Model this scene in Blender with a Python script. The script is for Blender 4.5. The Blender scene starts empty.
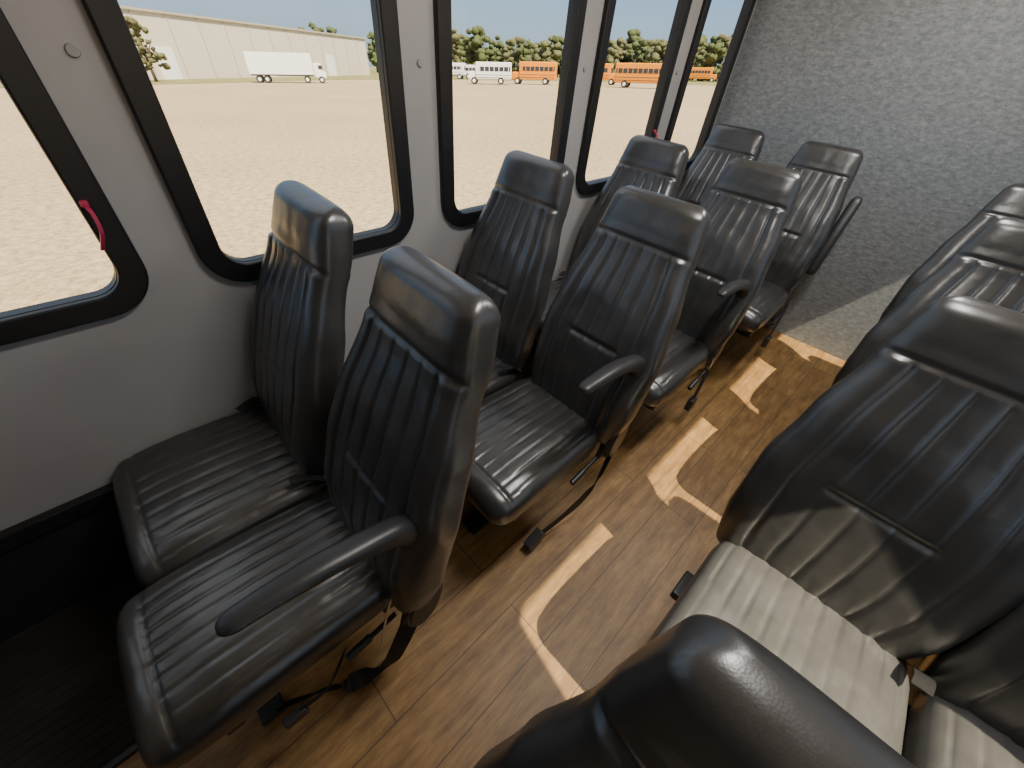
import bpy, bmesh, math, random
import numpy as np
from mathutils import Vector, Matrix, noise
random.seed(7)
S=bpy.context.scene
COL=S.collection

# ---------------------------------------------------------------- materials
def mat(name):
    m=bpy.data.materials.new(name); m.use_nodes=True
    nt=m.node_tree; b=nt.nodes['Principled BSDF']
    return m,nt,b
def coord(nt,scale=(1,1,1),out='Object'):
    tc=nt.nodes.new('ShaderNodeTexCoord'); mp=nt.nodes.new('ShaderNodeMapping')
    mp.inputs['Scale'].default_value=scale
    nt.links.new(tc.outputs[out],mp.inputs['Vector']); return mp.outputs['Vector']
def noise_t(nt,vec,scale,detail=4,rough=.55):
    n=nt.nodes.new('ShaderNodeTexNoise'); n.inputs['Scale'].default_value=scale
    n.inputs['Detail'].default_value=detail; n.inputs['Roughness'].default_value=rough
    nt.links.new(vec,n.inputs['Vector']); return n.outputs['Fac']
def ramp(nt,fac,stops):
    r=nt.nodes.new('ShaderNodeValToRGB'); e=r.color_ramp.elements
    while len(e)<len(stops): e.new(.5)
    for i,(p,c) in enumerate(stops):
        e[i].position=p; e[i].color=(*c,1)
    nt.links.new(fac,r.inputs['Fac']); return r.outputs['Color']
def mix(nt,a,b,fac,mode='MIX'):
    m=nt.nodes.new('ShaderNodeMix'); m.data_type='RGBA'; m.blend_type=mode
    if isinstance(fac,float): m.inputs[0].default_value=fac
    else: nt.links.new(fac,m.inputs[0])
    for s,i in ((a,6),(b,7)):
        if isinstance(s,tuple): m.inputs[i].default_value=(*s,1)
        else: nt.links.new(s,m.inputs[i])
    return m.outputs[2]
def bump(nt,b,h,strength=.3,dist=.002,prev=None):
    n=nt.nodes.new('ShaderNodeBump'); n.inputs['Strength'].default_value=strength
    n.inputs['Distance'].default_value=dist
    nt.links.new(h,n.inputs['Height'])
    if prev: nt.links.new(prev,n.inputs['Normal'])
    nt.links.new(n.outputs['Normal'],b.inputs['Normal']); return n.outputs['Normal']
def simple(name,col,rough=.5,metal=0,var=.12,scale=20):
    m,nt,b=mat(name); v=coord(nt)
    f=noise_t(nt,v,scale)
    c=ramp(nt,f,[(.3,tuple(x*(1-var) for x in col)),(.7,tuple(min(1,x*(1+var)) for x in col))])
    nt.links.new(c,b.inputs['Base Color'])
    b.inputs['Roughness'].default_value=rough; b.inputs['Metallic'].default_value=metal
    return m

def leather(name,c0,c1,rough=.36,spec=1.0):
    m,nt,b=mat(name); v=coord(nt)
    f=noise_t(nt,v,9,5)
    nt.links.new(ramp(nt,f,[(.3,c0),(.7,c1)]),b.inputs['Base Color'])
    rr=nt.nodes.new('ShaderNodeMapRange'); rr.inputs['To Min'].default_value=rough-.04; rr.inputs['To Max'].default_value=rough+.07
    nt.links.new(f,rr.inputs['Value']); nt.links.new(rr.outputs[0],b.inputs['Roughness'])
    vo=nt.nodes.new('ShaderNodeTexVoronoi'); vo.inputs['Scale'].default_value=480
    nt.links.new(v,vo.inputs['Vector'])
    p=bump(nt,b,vo.outputs['Distance'],.13,.0005)
    w=noise_t(nt,v,9,3,.5)
    bump(nt,b,w,.34,.012,p)
    b.inputs['Specular IOR Level'].default_value=spec
    return m
M_LEA=leather('black_leather',(.026,.0255,.0255),(.040,.039,.038),.31,1.0)
M_GLARE=leather('glare_leather',(.054,.053,.051),(.076,.074,.071),.40,.75)  # black leather lightened to grey: glare on the right cushions put into the colour
M_PLA=simple('black_plastic',(.022,.022,.023),.40)
M_STEEL=simple('black_steel',(.02,.02,.022),.4,.3)
M_WEB=simple('belt_webbing',(.012,.012,.013),.75,0,.3,300)
M_CHR=simple('belt_buckle_metal',(.6,.6,.6),.25,1)
M_RUB=simple('window_rubber',(.010,.010,.011),.4)
M_RED=simple('red_latch',(.45,.03,.09),.35)
M_SCREW=simple('plastic_cap',(.30,.29,.28),.4)
M_SHADE=simple('floor_shade_dark',(.014,.011,.009),.8)  # near-black colour carrying the shade of the front-left floor

def wallmat():
    m,nt,b=mat('wall_fiberglass'); v=coord(nt)
    f=noise_t(nt,v,3,3)
    nt.links.new(ramp(nt,f,[(.3,(.335,.322,.315)),(.7,(.38,.367,.358))]),b.inputs['Base Color'])
    b.inputs['Roughness'].default_value=.42
    bump(nt,b,noise_t(nt,v,260,2),.12,.001)
    return m
M_WALL=wallmat()
M_COVE=simple('wall_cove_vinyl',(.014,.014,.015),.6)

def floormat():
    m,nt,b=mat('wood_vinyl_floor')
    tc=nt.nodes.new('ShaderNodeTexCoord'); mp=nt.nodes.new('ShaderNodeMapping')
    mp.inputs['Rotation'].default_value=(0,0,math.pi/2)
    nt.links.new(tc.outputs['Object'],mp.inputs['Vector'])
    br=nt.nodes.new('ShaderNodeTexBrick'); br.offset=.37; br.offset_frequency=2
    for k,x in (('Scale',1),('Mortar Size',.0016),('Mortar Smooth',.3),('Brick Width',1.2),('Row Height',.15),('Bias',0)): br.inputs[k].default_value=x
    br.inputs['Color1'].default_value=(.0,.0,.0,1); br.inputs['Color2'].default_value=(1,1,1,1); br.inputs['Mortar'].default_value=(.5,.5,.5,1)
    nt.links.new(mp.outputs[0],br.inputs['Vector'])
    v=coord(nt,(22,2.4,1)); g=noise_t(nt,v,1.6,10,.66)
    v2=coord(nt,(80,7,1)); g2=noise_t(nt,v2,2.0,6,.7)
    c=ramp(nt,g,[(.25,(.16,.083,.026)),(.5,(.32,.178,.060)),(.75,(.46,.28,.108))])
    c2=ramp(nt,g2,[(.35,(.56,.53,.50)),(.6,(1,1,1))])
    c=mix(nt,c,c2,.65,'MULTIPLY')
    tone=ramp(nt,br.outputs['Color'],[(0,(.78,.77,.75)),(1,(1.0,1.0,1.0))])
    c=mix(nt,c,tone,1.0,'MULTIPLY')
    v3=coord(nt,(2,1,1)); big=noise_t(nt,v3,7,6,.7)
    c=mix(nt,c,ramp(nt,big,[(.35,(.62,.60,.58)),(.6,(1,1,1))]),.8,'MULTIPLY')
    c=mix(nt,c,(.05,.028,.014),br.outputs['Fac'])
    nt.links.new(c,b.inputs['Base Color'])
    b.inputs['Roughness'].default_value=.48
    bump(nt,b,g2,.15,.001)
    return m
M_FLOOR=floormat()
def panelmat():
    m,nt,b=mat('grey_carpet_panel')
    v=coord(nt,(1,1,1.6)); f=noise_t(nt,v,46,12,.82)
    v2=coord(nt,(10,10,34)); f2=noise_t(nt,v2,2.0,8,.8)
    c=ramp(nt,f,[(.36,(.155,.168,.176)),(.5,(.225,.242,.250)),(.64,(.33,.345,.348))])
    c2=ramp(nt,f2,[(.40,(.66,.68,.70)),(.56,(1,1,1))])
    nt.links.new(mix(nt,c,c2,.85,'MULTIPLY'),b.inputs['Base Color'])
    b.inputs['Roughness'].default_value=.7
    bump(nt,b,f,.3,.0015)
    return m
M_PANEL=panelmat()
M_CEIL=simple('ceiling_liner',(.6,.59,.57),.7)
def glassmat():
    m=bpy.data.materials.new('window_glass'); m.use_nodes=True; nt=m.node_tree; nt.nodes.clear()
    o=nt.nodes.new('ShaderNodeOutputMaterial'); t=nt.nodes.new('ShaderNodeBsdfTransparent'); g=nt.nodes.new('ShaderNodeBsdfGlossy')
    t.inputs[0].default_value=(.88,.88,.86,1); g.inputs['Roughness'].default_value=.02
    mx=nt.nodes.new('ShaderNodeMixShader'); mx.inputs[0].default_value=.02
    nt.links.new(t.outputs[0],mx.inputs[1]); nt.links.new(g.outputs[0],mx.inputs[2]); nt.links.new(mx.outputs[0],o.inputs[0])
    return m
M_GLASS=glassmat()
def groundmat():
    m,nt,b=mat('gravel_lot'); v=coord(nt)
    f=noise_t(nt,v,.10,8,.6); g=noise_t(nt,v,6,9,.85)
    c=ramp(nt,f,[(.3,(.45,.325,.185)),(.7,(.54,.41,.25))])
    c2=ramp(nt,g,[(.41,(.40,.38,.36)),(.57,(1,1,1))])
    nt.links.new(mix(nt,c,c2,.85,'MULTIPLY'),b.inputs['Base Color'])
    b.inputs['Roughness'].default_value=.95
    return m
M_GRD=groundmat()
M_GRASS=simple('dry_grass',(.19,.18,.06),.95,0,.3,.6)
M_BLDG=simple('warehouse_siding',(.58,.52,.44),.7,0,.04,.3)
M_TRIM=simple('warehouse_trim',(.38,.34,.29),.7)
M_WHITE=simple('white_paint',(.80,.80,.80),.35,0,.03)
M_ORG=simple('school_bus_yellow',(.72,.24,.004),.4,0,.05)
M_DARK=simple('dark_glass',(.03,.035,.04),.15)
M_TIRE=simple('tire_rubber',(.02,.02,.02),.8)
M_LEAF=simple('tree_foliage',(.065,.082,.025),.9,0,.4,3)
M_LEAF2=simple('dry_foliage',(.10,.10,.040),.9,0,.4,3)
M_BARK=simple('tree_bark',(.12,.09,.06),.9)

# ---------------------------------------------------------------- mesh helpers
class MB:
    def __init__(s): s.v=[];s.f=[];s.m=[];s.mats=[]
    def mi(s,m):
        if m not in s.mats: s.mats.append(m)
        return s.mats.index(m)
    def add(s,vs,fs,m):
        o=len(s.v); s.v+= [tuple(p) for p in vs]; k=s.mi(m)
        for f in fs: s.f.append(tuple(o+i for i in f)); s.m.append(k)
    def bm(s,bm,m):
        bm.verts.ensure_lookup_table()
        for i,v in enumerate(bm.verts): v.index=i
        s.add([v.co[:] for v in bm.verts],[[v.index for v in f.verts] for f in bm.faces],m); bm.free()
    def box(s,c,d,m,bev=0,rot=None):
        bm=bmesh.new(); bmesh.ops.create_cube(bm,size=1)
        bmesh.ops.scale(bm,vec=d,verts=bm.verts)
        if bev>0: bmesh.ops.bevel(bm,geom=bm.edges[:],offset=bev,segments=3,affect='EDGES',profile=.6)
        if rot is not None: bmesh.ops.rotate(bm,verts=bm.verts,matrix=rot)
        bmesh.ops.translate(bm,verts=bm.verts,vec=c); s.bm(bm,m)
    def cyl(s,p,q,r,m,seg=20,r2=None):
        p=Vector(p);q=Vector(q); d=q-p
        bm=bmesh.new(); bmesh.ops.create_cone(bm,cap_ends=True,segments=seg,radius1=r,radius2=r if r2 is None else r2,depth=d.length)
        bmesh.ops.rotate(bm,verts=bm.verts,matrix=d.to_track_quat('Z','Y').to_matrix())
        bmesh.ops.translate(bm,verts=bm.verts,vec=(p+q)/2); s.bm(bm,m)
    def mesh(s,name,smooth=False):
        me=bpy.data.meshes.new(name); me.from_pydata(s.v,[],s.f)
        for m in s.mats: me.materials.append(m)
        me.polygons.foreach_set('material_index',s.m)
        if smooth: me.polygons.foreach_set('use_smooth',[True]*len(s.f))
        me.update(); return me
def obj(name,me,parent=None,loc=(0,0,0),mw=None):
    o=bpy.data.objects.new(name,me); COL.objects.link(o)
    if mw is not None: o.matrix_world=mw
    else: o.location=loc
    if parent: o.parent=parent
    return o
def empty(name,loc=(0,0,0)):
    e=bpy.data.objects.new(name,None); COL.objects.link(e); e.location=loc; e.empty_display_size=.1; return e

def keys(t,ks):
    for (t0,a),(t1,b) in zip(ks,ks[1:]):
        if t<=t1:
            u=(t-t0)/(t1-t0); u=max(0,min(1,u)); u=u*u*(3-2*u)*.55+u*.45
            return a+(b-a)*u
    return ks[-1][1]
_th=np.linspace(0,2*np.pi,1601)
def ring(a,b,n,cnt):
    c=np.cos(_th);s=np.sin(_th)
    x=a*np.sign(c)*np.abs(c)**(2/n); y=b*np.sign(s)*np.abs(s)**(2/n)
    L=np.concatenate([[0],np.cumsum(np.hypot(np.diff(x),np.diff(y)))])
    q=np.linspace(0,L[-1],cnt+1)[:-1]
    return np.interp(q,L,x),np.interp(q,L,y)
def pad(name,spine,A,B,disp,material,rings=110,cnt=200,n=3.6,R0=.05,R1=.05,e0=.05,e1=.05):
    """spine(t)->(y,z); A/B half width/half thickness; rounded ends e0/e1 (fraction of t)"""
    ts=[]
    k=12
    for i in range(k): ts.append(e0*(1-math.cos(math.pi/2*i/k)))
    mid=rings-2*k
    for i in range(mid+1): ts.append(e0+(1-e0-e1)*i/mid)
    for i in range(1,k+1): ts.append(1-e1*(1-math.sin(math.pi/2*i/k)))
    V=[];F=[]
    for t in ts:
        y,z=spine(t); y2,z2=spine(min(1.0,t+.01)); y1,z1=spine(max(0,t-.01))
        ty,tz=y2-y1,z2-z1; l=math.hypot(ty,tz); ty/=l;tz/=l
        ny,nz=-tz,ty
        a=A(t);b=B(t)
        q=0;R=0
        if t<e0: q=1-t/e0;R=R0
        if t>1-e1: q=1-(1-t)/e1;R=R1
        q=min(1,q); sq=math.sqrt(max(0,1-q*q))
        a=a-R*(1-sq); b=b*max(sq,.02)
        xs,ns=ring(a,b,n,cnt)
        for x,w in zip(xs,ns):
            u=x/a; top=max(0,min(1,w/b)) if b>1e-6 else 0
            d=disp(t,u,x,top,w/b)*(max(0,sq))
            V.append((x,y+ny*(w+d),z+nz*(w+d)))
    nr=len(ts)
    for i in range(nr-1):
        for j in range(cnt):
            j2=(j+1)%cnt
            F.append((i*cnt+j,i*cnt+j2,(i+1)*cnt+j2,(i+1)*cnt+j))
    F.append(tuple(range(cnt))[::-1]); F.append(tuple((nr-1)*cnt+j for j in range(cnt)))
    me=bpy.data.meshes.new(name); me.from_pydata(V,[],F)
    me.materials.append(material)
    bm=bmesh.new(); bm.from_mesh(me); bmesh.ops.recalc_face_normals(bm,faces=bm.faces); bm.to_mesh(me); bm.free()
    me.polygons.foreach_set('use_smooth',[True]*len(me.polygons)); me.update()
    return me
def sst(a,b,x):
    if a==b: return float(x>a)
    u=max(0,min(1,(x-a)/(b-a))); return u*u*(3-2*u)
def gs(x,s): return math.exp(-(x/s)**2)

# backrest -------------------------------------------------------
SEAM=.825
def back_spine(t):
    return (.035+.21*t+.02*t*t-.022*math.sin(math.pi*min(1,t*1.15)), .39+.75*t)
def back_A(t): return keys(t,[(0,.185),(.2,.210),(.42,.214),(.62,.194),(.8,.164),(1,.142)])
def back_B(t): return keys(t,[(0,.045),(.25,.066),(.55,.058),(.78,.046),(.90,.052),(1,.05)])
def back_D(t,u,x,top,w):
    f=sst(.35,.9,top)
    d=0
    body=sst(.02,.08,t)*(1-sst(SEAM-.02,SEAM,t))
    pan=(1-sst(.60,.70,abs(u)))
    if f>0:
        d+=.006*body*sst(.62,.82,abs(u))*f
        pl=(1-abs(math.sin(math.pi*u/.2667+math.pi/2)))**3.4 if abs(u)<.68 else 0
        fade=sst(.06,.12,t)*(1-sst(SEAM-.02,SEAM-.005,t))
        brk=gs(t-.44,.010)*(1-sst(.34,.5,abs(u)))
        soft=.5+.5*abs(math.sin(math.pi*(t-.44)/.38))
        d-=.0066*pl*pan*fade*f*soft
        d-=.007*brk*f
        d-=.005*gs(abs(u)-.67,.025)*fade*f
        d-=.0055*gs(t-SEAM,.006)*f
    d-=.003*gs(t-SEAM,.005)*(1-f)
    d+=.005*noise.noise(Vector((x*7,t*6,w*1.2)))+.0014*noise.noise(Vector((x*22+4,t*14,w*2)))
    return d
ME_BACK=pad('backrest',back_spine,back_A,back_B,back_D,M_LEA,rings=150,cnt=240,n=3.8,R0=.03,R1=.040,e0=.05,e1=.05)
# cushion -------------------------------------------------------
def cu_spine(t):
    y=-.47+.55*t
    return (y,.428-.022*t-.026*(1-t)**4)
def cu_A(t): return keys(t,[(0,.218),(.2,.229),(.8,.224),(1,.20)])
def cu_B(t): return keys(t,[(0,.064),(.3,.068),(1,.062)])
def cu_D(t,u,x,top,w):
    f=sst(.35,.9,top); d=0
    if f>0:
        pl=(1-abs(math.sin(math.pi*u/.19+math.pi/2)))**2.8 if abs(u)<.86 else 0
        fade=sst(.10,.15,t)*(1-sst(.97,1,t))
        soft=.7+.3*math.sin(t*16+u*3)
        d-=.006*pl*fade*f*soft
        d-=.005*gs(t-.12,.009)*f
        d+=.006*f*(1-u*u)
    d-=.004*gs(w-.1,.12)*(1 if abs(u)>.9 else 0)
    d+=.003*noise.noise(Vector((x*7,t*5,w)))+.001*noise.noise(Vector((x*22,t*14,w*2)))
    return d
ME_CUSH=pad('cushion',cu_spine,cu_A,cu_B,cu_D,M_LEA,rings=110,cnt=220,n=3.6,R0=.05,R1=.03,e0=.09,e1=.07)
ME_CUSHGLARE=ME_CUSH.copy(); ME_CUSHGLARE.materials[0]=M_GLARE  # cushion copy with the glare colour, for the right-hand seats
# armrest -------------------------------------------------------
def arm_spine(t):
    y=-.235+.355*t
    z=.805-.09*t+.03*math.sin(math.pi*t)-.07*sst(.75,1,t)
    return (y,z)
ME_ARM=pad('armrest',arm_spine,lambda t:keys(t,[(0,.018),(.4,.023),(1,.024)]),lambda t:keys(t,[(0,.012),(.5,.016),(.85,.028),(1,.034)]),
   lambda *a:0,M_PLA,rings=60,cnt=40,n=2.6,R0=.014,R1=.02,e0=.07,e1=.09)
def arm_up(t): return (.10+.13*t-.02*math.sin(math.pi*t),.55+.40*t)
ME_ARMUP=pad('armrest_raised',arm_up,lambda t:.026,lambda t:keys(t,[(0,.034),(.5,.022),(1,.016)]),lambda *a:0,M_PLA,rings=60,cnt=40,n=2.6,R0=.02,R1=.02,e0=.09,e1=.09)

def ribbon(mb,pts,width,axis,m,th=.002):
    P=[Vector(p) for p in pts]
    n=len(P)
    sm=[]
    for i in range(n-1):
        p0=P[max(0,i-1)];p1=P[i];p2=P[i+1];p3=P[min(n-1,i+2)]
        for k in range(8):
            t=k/8; sm.append(.5*((2*p1)+(p2-p0)*t+(2*p0-5*p1+4*p2-p3)*t*t+(3*p1-p0-3*p2+p3)*t**3))
    sm.append(P[-1]); vs=[];fs=[]
    ax=Vector(axis).normalized()
    for i,p in enumerate(sm):
        t=(sm[min(len(sm)-1,i+1)]-sm[max(0,i-1)]).normalized()
        a=(ax-ax.dot(t)*t).normalized()*width/2; nn=t.cross(a).normalized()*th/2
        vs+=[p-a-nn,p+a-nn,p+a+nn,p-a+nn]
    for i in range(len(sm)-1):
        o=i*4
        for k in range(4):
            fs.append((o+k,o+(k+1)%4,o+4+(k+1)%4,o+4+k))
    fs.append((3,2,1,0)); o=(len(sm)-1)*4; fs.append((o,o+1,o+2,o+3))
    mb.add(vs,fs,m)

def frame_mesh(xs,ae):
    mb=MB()
    xa,xw=xs
    s=1 if xa>xw else -1
    ea=xa+s*(ae-.03); ew=xw-s*.2
    lo,hi=min(ea,ew),max(ea,ew)
    for y in (-.36,.0):
        mb.box(((lo+hi)/2,y,.315),(hi-lo,.035,.035),M_STEEL,.004)
    for x in (lo+.02,(lo+hi)/2,hi-.02):
        mb.box((x,-.18,.322),(.03,.42,.03),M_STEEL,.004)
    mb.box(((lo+hi)/2,-.2,.345),(hi-lo-.03,.42,.02),M_STEEL,.004)
    lx=xa-.06*s
    for x in (lx,xw+.1*s):
        mb.box((x,-.03,.165),(.05,.035,.30),M_STEEL,.005,Matrix.Rotation(.12,3,'X'))
        mb.box((x,-.30,.165),(.05,.035,.30),M_STEEL,.005,Matrix.Rotation(-.12,3,'X'))
        mb.box((x,-.17,.012),(.07,.44,.024),M_STEEL,.006)
    for x in xs:
        for q in (-1,1):
            mb.box((x+q*.175,.05,.40),(.012,.07,.16),M_STEEL,.004,Matrix.Rotation(-.25,3,'X'))
    return mb.mesh('seat_frame')
def hinge_mesh():
    mb=MB()
    bm=bmesh.new(); bmesh.ops.create_cone(bm,cap_ends=True,segments=32,radius1=.05,radius2=.045,depth=.022)
    bmesh.ops.rotate(bm,verts=bm.verts,matrix=Matrix.Rotation(math.pi/2,3,'Y'))
    bmesh.ops.scale(bm,vec=(1,1,1.9),verts=bm.verts)
    bmesh.ops.rotate(bm,verts=bm.verts,matrix=Matrix.Rotation(-.25,3,'X'))
    bmesh.ops.bevel(bm,geom=[e for e in bm.edges if e.calc_face_angle(0)>.8],offset=.007,segments=3,affect='EDGES')
    bmesh.ops.translate(bm,verts=bm.verts,vec=(-.03,.055,.43)); mb.bm(bm,M_PLA)
    mb.box((-.028,.10,.60),(.028,.05,.14),M_PLA,.012,Matrix.Rotation(-.25,3,'X'))
    return mb.mesh('hinge_cover')
ME_HINGE=hinge_mesh()
def lever_mesh():
    mb=MB(); mb.cyl((0,.0,.345),(0,-.08,.325),.006,M_STEEL); mb.cyl((0,-.07,.327),(0,-.13,.312),.010,M_PLA); return mb.mesh('recline_lever')
ME_LEVER=lever_mesh()

def belts_mesh(xa,xw,side,variant,ae):
    mb=MB()
    ex=xa+side*(ae+.008)
    if variant==0:
        pts=[(ex+.03,.10,.44),(ex+.035,.03,.36),(ex+.03,-.02,.24),(ex+.01,-.05,.12),(ex-.02,-.08,.035),(ex-.05,-.16,.012),(ex-.09,-.24,.012),(ex-.13,-.33,.010)]
        ribbon(mb,pts,.045,(.5,1,.1),M_WEB)
        mb.box((ex-.135,-.345,.014),(.05,.06,.016),M_PLA,.004)
        pts=[(ex+.0,-.13,.36),(ex+.012,-.19,.29),(ex+.0,-.25,.25)]
        ribbon(mb,pts,.03,(.2,.4,1),M_WEB)
        mb.box((ex-.0,-.27,.24),(.02,.05,.03),M_PLA,.004)
        ribbon(mb,[(ex+.008,.0,.47),(ex+.016,-.03,.40),(ex+.018,-.05,.32),(ex+.01,-.06,.25)],.006,(0,1,0),M_CHR)
    elif variant==1:
        pts=[(ex+.02,.06,.36),(ex+.03,.0,.27),(ex+.02,-.05,.17),(ex-.0,-.12,.10),(ex-.02,-.22,.06)]
        ribbon(mb,pts,.048,(.1,.3,1),M_WEB)
        mb.box((ex-.025,-.25,.05),(.035,.08,.045),M_PLA,.006,Matrix.Rotation(.4,3,'X'))
        ribbon(mb,[(ex+.010,.03,.43),(ex+.018,.01,.36)],.012,(0,1,0),M_CHR)
    elif variant==2:
        pts=[(ex-side*.01,.07,.36),(ex+side*.0,.04,.24),(ex+side*.0,.03,.14)]
        ribbon(mb,pts,.045,(.1,1,.1),M_WEB); mb.box((ex,.03,.12),(.03,.05,.07),M_PLA,.006)
        ribbon(mb,[(ex+.010,-.02,.44),(ex+.014,-.03,.38)],.02,(0,1,0),M_CHR)
    else:
        mb.box((ex-side*.01,-.12,.32),(.03,.09,.03),M_STEEL,.006)
    cx=(xa+xw)/2
    ribbon(mb,[(cx-.02,.05,.42),(cx-.024,-.01,.490),(cx-.032,-.06,.505)],.034,(1,0,.2),M_WEB)
    wx=xw-side*.19
    ribbon(mb,[(wx,.05,.44),(wx+side*.01,-.02,.50),(wx+side*.03,-.08,.503)],.036,(1,0,0),M_WEB)
    return mb.mesh('seat_belts')

def pair(xa,xw,yc,arm,variant,bs=1.0,bdx=0.0,bz=1.0,cs=1.0,cdx=0.0,rz=0,cush=None,wy=1.0,wdx=0.0,wdy=0.0):
    side=1 if xa>xw else -1
    cx=(xa+xw)/2
    e=empty('double_passenger_seat',(cx,yc,0)); e.rotation_euler=(0,0,rz)
    la,lw=xa-cx,xw-cx
    for i,x in enumerate((la,lw)):
        b=obj('backrest_%d'%(i+1),ME_BACK,e,(x+bdx+(wdx if i else 0),wdy if i else 0,0)); b.scale=(bs,1,bz)
        c=obj('cushion_%d'%(i+1),cush or ME_CUSH,e,(x+(cdx if i==0 else 0),0,0)); c.scale=(cs if i==0 else 1,1 if i==0 else wy,1)
    ae=cdx*side+.229*cs
    obj('frame',frame_mesh((la,lw),ae),e)
    if side>0:
        obj('hinge_cover',ME_HINGE,e,(la+side*.232,0,0))
        obj('recline_lever',ME_LEVER,e,(la+side*(ae+.005),0,0))
    obj('seat_belts',belts_mesh(la,lw,side,variant,ae),e)
    if arm=='down': obj('armrest',ME_ARM,e,(la+side*.182,0,0))
    if arm=='up': obj('armrest',ME_ARMUP,e,(la+side*.24,0,0))
    return e

XWL=-1.015; XAL=-.553
pair(XAL-.005,XWL,.125,'down',0,1,.020,cs=.82,cdx=-.045,rz=-.035,wy=.90,wdx=-.022,wdy=-.02)
pair(XAL+.005,XWL,.90,'down',1,1,.014,cs=.88,cdx=-.03,wy=.95,wdx=-.010)
pair(XAL+.01,XWL,1.70,'down',2,1,.014,cs=.94,cdx=-.015)
pair(XAL+.03,XWL,2.63,'up',2,1,.016)
for y,x,bz,bdx in ((-.055,.20,.98,0),(.855,.288,1,-.024),(1.75,.32,1,0),(2.56,.345,1,0)):
    pair(x,x+.475,y,None,3,1.14,bdx,bz=bz,cush=ME_CUSHGLARE)

# ---------------------------------------------------------------- shell
XL,XR,YB,YF,ZC=-1.25,1.07,3.10,-2.4,2.28
def rrect(x0,y0,x1,y1,r,seg=10):
    pts=[]
    for cx,cy,a0 in ((x1-r,y1-r,0),(x0+r,y1-r,90),(x0+r,y0+r,180),(x1-r,y0+r,270)):
        for i in range(seg+1):
            a=math.radians(a0+90*i/seg); pts.append((cx+r*math.cos(a),cy+r*math.sin(a)))
    return pts
def flat(name,loops,ext,m,bev=0):
    cu=bpy.data.curves.new(name,'CURVE'); cu.dimensions='2D'; cu.fill_mode='BOTH'; cu.extrude=ext; cu.bevel_depth=bev; cu.bevel_resolution=2
    for L in loops:
        sp=cu.splines.new('POLY'); sp.points.add(len(L)-1)
        for i,(x,y) in enumerate(L): sp.points[i].co=(x,y,0,1)
        sp.use_cyclic_u=True
    o=bpy.data.objects.new(name,cu); COL.objects.link(o)
    dg=bpy.context.evaluated_depsgraph_get(); me=bpy.data.meshes.new_from_object(o.evaluated_get(dg))
    bpy.data.objects.remove(o); me.materials.clear(); me.materials.append(m)
    return me
def wallmw(x): return Matrix(((0,0,1,x),(1,0,0,0),(0,1,0,0),(0,0,0,1)))
winsL=[(-1.42,-.77),(-.64,.025),(.145,.78),(.915,1.57),(1.705,2.335),(2.48,3.04)]
winsR=[(-.66,-.02),(.12,.79),(.92,1.71),(1.83,2.53),(2.63,3.05)]
fw=.042
WIN={}
def side_wall(name,x,nx,k0,wins,ZS,ZT):
    outer=[(YF,0),(YB,0),(YB,ZC),(YF,ZC)]
    holes=[rrect(a+.02,ZS+.02,b-.02,ZT-.02,.09) for a,b in wins]
    W=obj(name,flat(name,[outer]+holes,.02,M_WALL),mw=wallmw(x-nx*.02))
    for i,(a,b) in enumerate(wins):
        e=empty('window_%d'%(k0+i),(x,(a+b)/2,(ZS+ZT)/2)); WIN[k0+i]=e
        inv=Matrix.Translation(-Vector(e.location))
        fr=flat('frame',[rrect(a,ZS,b,ZT,.10),rrect(a+fw,ZS+fw,b-fw,ZT-fw,.065)],.008,M_RUB,.005)
        o=obj('frame',fr); o.parent=e; o.matrix_local=inv@wallmw(x+nx*.006)
        fr=flat('inner_frame',[rrect(a+.016,ZS+.016,b-.016,ZT-.016,.085),rrect(a+fw+.006,ZS+fw+.006,b-fw-.006,ZT-fw-.006,.06)],.014,M_RUB)
        o=obj('inner_frame',fr); o.parent=e; o.matrix_local=inv@wallmw(x-nx*.012)
        gl=flat('glass',[rrect(a+.03,ZS+.03,b-.03,ZT-.03,.07)],0,M_GLASS)
        o=obj('glass',gl); o.parent=e; o.matrix_local=inv@wallmw(x-nx*.02)
    return W
WL=side_wall('wall_left',XL,1,1,winsL,.87,2.16)
WR=side_wall('wall_right',XR,-1,8,winsR,.87,2.18)
mb=MB(); mb.box(((XL+XR)/2,YB+.02,ZC/2),(XR-XL+.08,.04,ZC),M_PANEL)
for p in ((-.2,1.2),(-.2,.6),(-.9,1.6),(-.2,1.75),(.3,1.35),(.3,.75)):
    mb.cyl((p[0],YB,p[1]),(p[0],YB-.003,p[1]),.008,M_SCREW,20,.006)
obj('wall_back',mb.mesh('wall_back'))
mb=MB(); mb.box(((XL+XR)/2,(YB+YF)/2,-.02),(XR-XL+.08,YB-YF+.08,.04),M_FLOOR); obj('floor',mb.mesh('floor'))
mb=MB(); mb.box(((XL+XR)/2,(YB+YF)/2,ZC+.02),(XR-XL+.08,YB-YF+.08,.04),M_CEIL); obj('ceiling',mb.mesh('ceiling'))
mb=MB(); mb.box(((XL+XR)/2,YF-.02,ZC/2),(XR-XL+.08,.04,ZC),M_WALL); obj('front_light_blocker',mb.mesh('front_light_blocker'))  # unseen; closed solid instead of a windshield to cut front light
for nm,x,nx in (('baseboard_left',XL,1),('baseboard_right',XR,-1)):
    mb=MB(); mb.box((x+nx*.006,(YB+YF)/2,.17),(.012,YB-YF,.34),M_COVE,.003); obj(nm,mb.mesh(nm))
k=1
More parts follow.
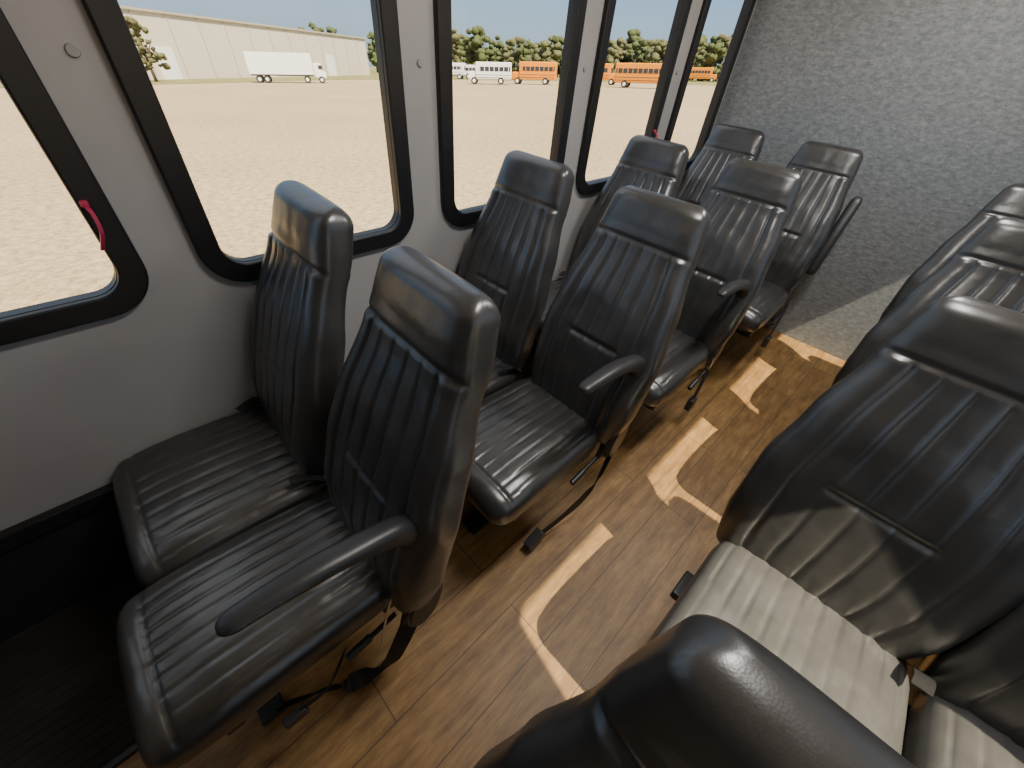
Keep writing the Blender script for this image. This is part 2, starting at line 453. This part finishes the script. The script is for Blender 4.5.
for x,nx in ((XL,1),(XR,-1)):
    mb=MB(); mb.box((x+nx*.014,(YB+YF)/2,.36),(.028,YB-YF,.05),M_STEEL,.005)
    for i in range(34): mb.cyl((x+nx*.026,YF+.1+i*.16,.36),(x+nx*.032,YF+.1+i*.16,.36),.008,M_STEEL,10)
    obj('trim_%d'%k,mb.mesh('trim')); k+=1
mb=MB(); mb.box((-.975,-1.1,.002),(.52,1.42,.006),M_SHADE,.002)  # ribbed dark sheet added in place of floor shade, with steel edge strip
for i in range(17): mb.box((-1.215+i*.03,-1.1,.006),(.012,1.40,.004),M_SHADE,.001)
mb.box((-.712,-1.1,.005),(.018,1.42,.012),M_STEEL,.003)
obj('floor_shade_sheet',mb.mesh('shade_sheet'))
mb=MB()
for y in (.095,.855,1.64,2.41,-.705):
    for z in (1.365,1.78): mb.cyl((XL,y,z),(XL+.005,y,z),.011,M_SCREW,24,.009)
o=obj('screw_caps',mb.mesh('screw_caps')); o.parent=WL; o.matrix_parent_inverse=WL.matrix_world.inverted()
for y,k in ((.025-.035,2),(2.335-.035,5)):
    mb=MB()
    ribbon(mb,[(XL+.022,y,1.115),(XL+.040,y+.004,1.10),(XL+.046,y+.002,1.07),(XL+.040,y-.006,1.045),(XL+.030,y-.014,1.025)],.007,(0,1,0),M_RED,.004)
    mb.box((XL+.022,y,1.118),(.016,.014,.012),M_RED,.004)
    o=obj('release_handle',mb.mesh('latch')); e=WIN[k]; o.parent=e; o.matrix_parent_inverse=Matrix.Translation(-Vector(e.location))

# ---------------------------------------------------------------- exterior
gx=.0785
MEXT=Matrix.Translation((0,0,-.85))@Matrix.Rotation(-math.asin(gx),4,'Y')@Matrix.Rotation(.0072,4,'X')
def ext(name,me,x,y,rot=0,scale=1):
    return obj(name,me,mw=MEXT@Matrix.Translation((x,y,0))@Matrix.Rotation(rot,4,'Z')@Matrix.Scale(scale,4))
mb=MB(); mb.add([(-700,-700,0),(700,-700,0),(700,700,0),(-700,700,0)],[(0,1,2,3)],M_GRD)
def pol(a,d): a=math.radians(a); return (math.cos(a)*d,math.sin(a)*d)
inner=[(215,60),(190,66),(178,70),(168,78),(155,100),(145,112),(130,118),(112,115),(95,115)]
vs=[];fs=[]
for a,d in inner:
    p=pol(a,d); q=pol(a,650); vs+=[(p[0],p[1],.03),(q[0],q[1],.03)]
for i in range(len(inner)-1): fs.append((2*i,2*i+2,2*i+3,2*i+1)[::-1])
mb.add(vs,fs,M_GRASS)
ext('ground',mb.mesh('ground'),0,0)
P1=Vector((-88,8,0)); P2=Vector((-134,74,0)); L=(P2-P1).length; ang=math.atan2((P2-P1).y,(P2-P1).x)
mb=MB(); H=8.0
mb.box((L/2,15,H/2),(L,30,H),M_BLDG)
mb.box((L/2,15,H+.1),(L+.6,30.6,.3),M_TRIM)
for i in range(int(L/6)): mb.box((3+i*6,-.06,H/2),(.12,.12,H),M_TRIM)
for i in (2,6,10): mb.box((i*6,-.08,2),(3.4,.1,4),M_WHITE)
ext('warehouse',mb.mesh('warehouse'),P1.x,P1.y,ang)
def wheel(mb,x,y,r=.5,w=.3): mb.cyl((x,y-w/2,r),(x,y+w/2,r),r,M_TIRE,20); mb.cyl((x,y-w/2-.01,r),(x,y+w/2+.01,r),r*.5,M_WHITE,12)
def bus(name,col,Lb,Hb,x,y,rot,hood=True):
    mb=MB()
    mb.box((0,0,Hb/2+.4),(Lb,2.4,Hb-.6),col,.18)
    mb.box((-.2,0,Hb*.70+.05),(Lb-.8,2.46,.62),M_DARK,.05)
    for i in range(int(Lb/.8)): mb.box((-Lb/2+.5+i*.8,0,Hb*.70+.05),(.1,2.48,.7),col)
    mb.box((0,0,Hb*.45),(Lb-.2,2.45,.06),M_DARK); mb.box((0,0,Hb*.33),(Lb-.2,2.45,.06),M_DARK)
    if hood:
        mb.box((Lb/2+.55,0,1.15),(1.5,1.9,1.2),col,.2); mb.box((Lb/2+1.32,0,.7),(.12,2.2,.3),M_DARK,.03)
    mb.box((Lb/2-.02,0,Hb*.70),(.12,2.1,.8),M_DARK,.03)
    for xx in (-Lb/2+1.8,Lb/2+.3 if hood else Lb/2-1.2):
        for yy in (-1.1,1.1): wheel(mb,xx,yy)
    return ext(name,mb.mesh(name),x,y,rot)
def at(ax,ay,d): 
    l=math.hypot(ax,ay); return ax/l*d,ay/l*d
x,y=at(-.513,.858,84); bus('school_bus',M_ORG,8.6,3.1,x,y,math.radians(20),True)
x,y=at(-.60,.80,98); bus('school_bus',M_ORG,9,3.1,x,y,math.radians(25),True)
x,y=at(-.672,.735,90); bus('school_bus',M_ORG,6.5,3.1,x,y,math.radians(215),True)
x,y=at(-.43,.90,150); bus('school_bus',M_ORG,9,3.1,x,y,math.radians(20),True)
x,y=at(-.735,.675,86); bus('shuttle_bus',M_WHITE,6,2.9,x,y,math.radians(225),True)
x,y=at(-.79,.61,120); bus('shuttle_bus',M_WHITE,7,2.9,x,y,math.radians(40),False)
x,y=at(-.765,.642,125); bus('shuttle_bus',M_WHITE,5,2.6,x,y,math.radians(40),True)
mb=MB()
mb.box((0,0,2.25),(8.6,2.4,2.5),M_WHITE,.05); mb.box((0,0,.95),(8.4,1.9,.2),M_DARK,.02)
for xx in (-3.2,-2.2): 
    for yy in (-1,1): wheel(mb,xx,yy,.45)
mb.box((4.95,0,1.5),(1.2,2.1,1.8),M_WHITE,.25); mb.box((5.3,0,1.9),(.6,2.14,.5),M_DARK,.05); mb.box((5.6,0,1.0),(.7,1.9,.8),M_WHITE,.2)
for yy in (-1,1): wheel(mb,5.2,yy,.42); wheel(mb,3.2,yy,.45)
x,y=at(-.938,.346,82); ext('box_truck',mb.mesh('box_truck'),x,y,math.radians(66))
def blob(mb,c,r,m,seed,sub=2):
    bm=bmesh.new(); bmesh.ops.create_icosphere(bm,subdivisions=sub,radius=1)
    for v in bm.verts:
        n=noise.noise(v.co*2.4+Vector((seed,seed*.7,0)))*.5+noise.noise(v.co*6+Vector((0,seed,0)))*.35
        v.co=v.co*(1+n)*r; v.co.z*=.8; v.co+=Vector(c)
    mb.bm(bm,m)
def tree(mb,x,y,h,m,seed,nb=9,low=.3,spread=.30,rs=(.08,.15)):
    rnd=random.Random(seed)
    mb.cyl((x,y,0),(x,y,h*.6),h*.03,M_BARK,8,h*.012)
    for k in range(4):
        a=rnd.uniform(0,6.28); mb.cyl((x,y,h*.35),(x+math.cos(a)*h*.2,y+math.sin(a)*h*.2,h*.65),h*.012,M_BARK,6,h*.005)
    for k in range(nb):
        a=rnd.uniform(0,6.28); zz=rnd.uniform(low,.92); rr=rnd.uniform(0,spread)*h*(1.15-zz*.8)
        blob(mb,(x+math.cos(a)*rr,y+math.sin(a)*rr,h*zz),h*rnd.uniform(*rs),m,seed+k*3.1,2)
mb=MB(); tree(mb,0,0,7.0,M_LEAF2,3,70,.2,.34,(.03,.065)); x,y=at(-.985,.16,84); ext('tree',mb.mesh('tree',True),x,y)
mb=MB(); rnd=random.Random(5)
for i in range(150):
    f=i/149; a=math.radians(146.5-80*f+rnd.uniform(-.5,.5)); d=rnd.uniform(155,200)
    tree(mb,math.cos(a)*d,math.sin(a)*d,rnd.uniform(8.5,12)*(1.25 if i%9==0 else 1),M_LEAF if rnd.random()<.65 else M_LEAF2,i*1.7,30,.06,.6,(.06,.12))
for i,(a,h) in enumerate(((157,13),(155.5,14.5),(154.3,13.5),(150.3,12),(149.4,12.5),(148.3,11),(147.4,12))):
    p=pol(a,205); tree(mb,p[0],p[1],h,M_LEAF,i*5+2,36,.2,.40,(.05,.10))
for i in range(9):
    p=pol(186+3*i,115); tree(mb,p[0],p[1],rnd.uniform(3,5),M_LEAF2,i*5+2,14,.15,.4,(.1,.17))
ext('treeline',mb.mesh('treeline',True),0,0)

# ---------------------------------------------------------------- light
w=bpy.data.worlds.new('World'); S.world=w; w.use_nodes=True; nt=w.node_tree
bg=nt.nodes['Background']; sky=nt.nodes.new('ShaderNodeTexSky'); sky.sky_type='NISHITA'; sky.sun_disc=False
sky.sun_elevation=math.radians(56); sky.sun_rotation=math.radians(98); sky.air_density=1.0; sky.dust_density=.2; sky.ozone_density=1.5
tc=nt.nodes.new('ShaderNodeTexCoord'); sp=nt.nodes.new('ShaderNodeSeparateXYZ'); nt.links.new(tc.outputs['Generated'],sp.inputs[0])
gr=ramp(nt,sp.outputs['Z'],[(.0,(.30,.46,.64)),(.14,(.20,.40,.70)),(.45,(.70,.78,.90)),(1.0,(1.0,1.0,1.0))])
sc=nt.nodes.new('ShaderNodeVectorMath'); sc.operation='SCALE'; sc.inputs[3].default_value=.018
nt.links.new(sky.outputs[0],sc.inputs[0])
ad=nt.nodes.new('ShaderNodeVectorMath'); ad.operation='ADD'; nt.links.new(sc.outputs[0],ad.inputs[0]); nt.links.new(gr,ad.inputs[1])
nt.links.new(ad.outputs[0],bg.inputs[0]); bg.inputs[1].default_value=1.35
sd=Vector((.64,-.125,1)).normalized()
sl=bpy.data.lights.new('sun','SUN'); sl.energy=16; sl.angle=math.radians(.5); sl.color=(1,.88,.66)
so=bpy.data.objects.new('sun',sl); COL.objects.link(so); so.rotation_euler=sd.to_track_quat('Z','Y').to_euler(); so.location=(5,-1,8)
for i,y in enumerate((.9,2.2)):  # added out-of-view fill lights with invented housings, to brighten the cabin
    e=empty('fill_lamp',(-.12,y,ZC))
    mb=MB(); mb.box((0,0,-.012),(.16,.62,.024),M_WHITE,.006); obj('fill_housing',mb.mesh('fill_housing'),e)
    la=bpy.data.lights.new('fill_light','AREA'); la.shape='RECTANGLE'; la.size=.14; la.size_y=.58; la.energy=20; la.color=(1,.97,.93)
    lo=bpy.data.objects.new('fill_light',la); COL.objects.link(lo); lo.parent=e; lo.location=(0,0,-.03)

# ---------------------------------------------------------------- camera
R=Matrix(((.6972,-.5111,.5026),(.7129,.4204,-.5613),(.0756,.7496,.6575)))
q=R.to_quaternion(); q.normalize()
cd=bpy.data.cameras.new('camera'); cd.sensor_width=36; cd.lens=400/1024*36; cd.clip_start=.02; cd.clip_end=2000
co=bpy.data.objects.new('camera',cd); COL.objects.link(co); co.location=(0,0,1.45); co.rotation_mode='QUATERNION'; co.rotation_quaternion=q
S.camera=co
